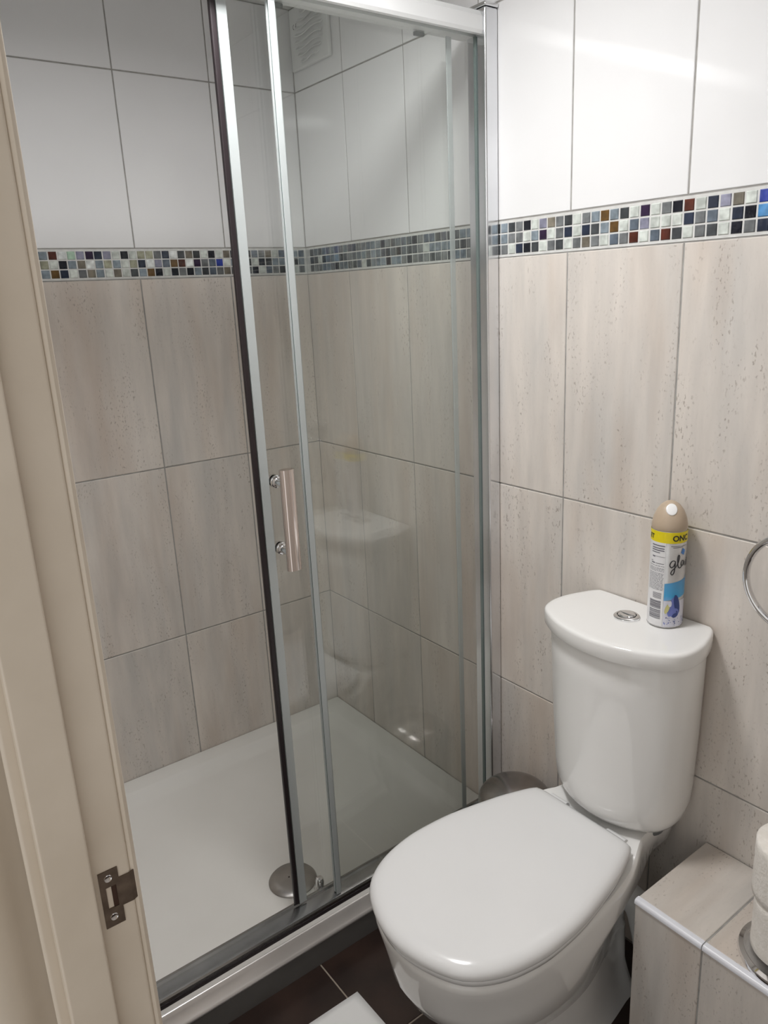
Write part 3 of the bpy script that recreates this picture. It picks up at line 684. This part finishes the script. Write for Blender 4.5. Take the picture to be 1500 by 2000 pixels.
# front: sky blue panel, flowers, speckled foot
def sky():
    M = mat('blue_print', (.1, .35, .62), .3)
    tc = nd(M, 'ShaderNodeTexCoord'); sp_ = nd(M, 'ShaderNodeSeparateXYZ'); ln(M, tc.outputs['Object'], sp_.inputs[0])
    mr = nd(M, 'ShaderNodeMapRange'); mr.inputs[1].default_value = AZ+.03; mr.inputs[2].default_value = AZ+.1
    n = nd(M, 'ShaderNodeTexNoise'); n.inputs['Scale'].default_value = 60; ln(M, tc.outputs['Object'], n.inputs['Vector'])
    ma = nd(M, 'ShaderNodeMath', operation='MULTIPLY_ADD'); ln(M, n.outputs['Fac'], ma.inputs[0]); ma.inputs[1].default_value = .02; ln(M, sp_.outputs[2], ma.inputs[2])
    ln(M, ma.outputs[0], mr.inputs[0])
    r = ramp(M, [(0, (.12, .20, .55)), (.35, (.30, .40, .72)), (.6, (.06, .36, .66)), (1, (.10, .34, .62))]); ln(M, mr.outputs[0], r.inputs[0])
    ln(M, r.outputs[0], bs(M).inputs['Base Color']); return M
bm = bmesh.new(); patch(bm, -.10, 1.95, .055, .088, slant=.012, n=24)
art = finish(bm, 'printed_picture', [sky(), mat('pale_print', (.66, .66, .74), .35), mat('violet_print', (.16, .20, .52), .35), mat('yellow_flower_print', (.55, .52, .22), .4), mat('dark_blue_print', (.035, .06, .22), .35)], can, smooth=True, angle=180, recalc=False)
bm = bmesh.new(); bm.from_mesh(art.data)
patch(bm, -.10, 1.95, .004, .055, mi=1, n=24)
def blob(cx, cz, rx, rz, mi, r, rot=0):
    n = 24; q = []
    for i in range(n):
        a = 2*PI*i/n; x, y = rx*math.cos(a), rz*math.sin(a); q.append(onc((cx+x*math.cos(rot)-y*math.sin(rot))/AR, cz+x*math.sin(rot)+y*math.cos(rot), r))
    c0 = bm.verts.new(onc(cx/AR, cz, r)); v_ = [bm.verts.new(p) for p in q]
    for i in range(n): bm.faces.new((c0, v_[i], v_[(i+1) % n])).material_index = mi
blob(.012, .044, .0065, .020, 2, AR+.0008, -.25); blob(.021, .048, .0055, .019, 4, AR+.0010, .2); blob(.0165, .032, .009, .009, 2, AR+.0012, 0)
blob(.0035, .040, .0035, .010, 3, AR+.0012, -.3); blob(.008, .050, .003, .006, 1, AR+.0014, 0); blob(.018, .027, .006, .004, 4, AR+.0014, .5)
for k in range(46):
    blob(rnd.uniform(-.001, .045), rnd.uniform(.007, .024), rnd.uniform(.0004, .0011), rnd.uniform(.0004, .0011), rnd.choice([4, 4, 2]), AR+.0016, 0)
bm.to_mesh(art.data); bm.free()
for p in art.data.polygons: p.use_smooth = True
# lettering
bm = bmesh.new()
text_bm(bm, 'ONC', .0155, lambda x, y: onc(.20+x*.92/AR, .1695+y*.95), bold=.0004)
LET = bm; bm = bmesh.new()
text_bm(bm, 'ET', .0125, lambda x, y: onc(-1.30+x*.92/AR, .1705+y*.95), bold=.0003)
for b_ in (LET, bm):
    for v in b_.verts:
        d = Vector((v.co.x-AX, v.co.y-AY, 0)); d.normalize(); v.co.x = AX+d.x*(AR+.0008); v.co.y = AY+d.y*(AR+.0008)
    finish(b_, 'band_lettering', INK, yb, recalc=False)
def S2(pts, n=26): return [(p.x, p.y) for p in spline([(a, b, 0) for a, b in pts], n, False)]
bm = bmesh.new()
g0 = .0045; zb_ = .1185
LW = .0017
stroke(bm, S2([(g0+.0085, zb_+.0125), (g0+.006, zb_+.0145), (g0+.002, zb_+.0125), (g0-.0005, zb_+.006), (g0+.002, zb_+.0015), (g0+.006, zb_+.004), (g0+.0088, zb_+.0115)]), LW)
stroke(bm, S2([(g0+.0090, zb_+.0135), (g0+.0085, zb_+.004), (g0+.0075, zb_-.007), (g0+.0045, zb_-.0125), (g0+.0018, zb_-.0095), (g0+.004, zb_-.004), (g0+.010, zb_+.002)]), LW)
l0 = g0+.011
stroke(bm, S2([(l0-.001, zb_+.002), (l0+.003, zb_+.010), (l0+.0055, zb_+.021), (l0+.0035, zb_+.025), (l0+.002, zb_+.018), (l0+.003, zb_+.005), (l0+.006, zb_-.0005), (l0+.0095, zb_+.001), (l0+.013, zb_+.004)]), LW)
a0_ = g0+.019
stroke(bm, S2([(a0_+.008, zb_+.012), (a0_+.004, zb_+.013), (a0_+.0015, zb_+.007), (a0_+.0035, zb_+.003), (a0_+.007, zb_+.007), (a0_+.0085, zb_+.012), (a0_+.009, zb_+.004), (a0_+.0115, zb_+.0025)]), LW)
d0_ = g0+.031
stroke(bm, S2([(d0_+.007, zb_+.010), (d0_+.004, zb_+.012), (d0_+.001, zb_+.007), (d0_+.003, zb_+.002), (d0_+.007, zb_+.006), (d0_+.0095, zb_+.024), (d0_+.009, zb_+.005), (d0_+.012, zb_+.001)]), LW)
e0_ = g0+.043
stroke(bm, S2([(e0_, zb_+.005), (e0_+.007, zb_+.008), (e0_+.005, zb_+.012), (e0_+.001, zb_+.008), (e0_+.002, zb_+.002), (e0_+.008, zb_+.002)]), LW)
patch(bm, .14, .62, .1595, .1603, r=AR+.0007); patch(bm, .25, .9, .157, .1577, r=AR+.0007); patch(bm, .62, 1.2, .1592, .1597, r=AR+.0007)
finish(bm, 'brand_lettering', INK, can, recalc=False)
bm = bmesh.new()
for k in range(4):
    a = PI/2*k+.3; cxx, czz = .0285+.0025*math.cos(a), .1485+.0035*math.sin(a)
    n = 16; c0 = bm.verts.new(onc(cxx/AR, czz, AR+.0009)); v_ = [bm.verts.new(onc((cxx+(.0022*math.cos(2*PI*i/n)))/AR, czz+.003*math.sin(2*PI*i/n), AR+.0009)) for i in range(n)]
    for i in range(n): bm.faces.new((c0, v_[i], v_[(i+1) % n]))
finish(bm, 'blue_flower_mark', mat('bright_blue_print', (.08, .25, .62), .35), can, recalc=False)
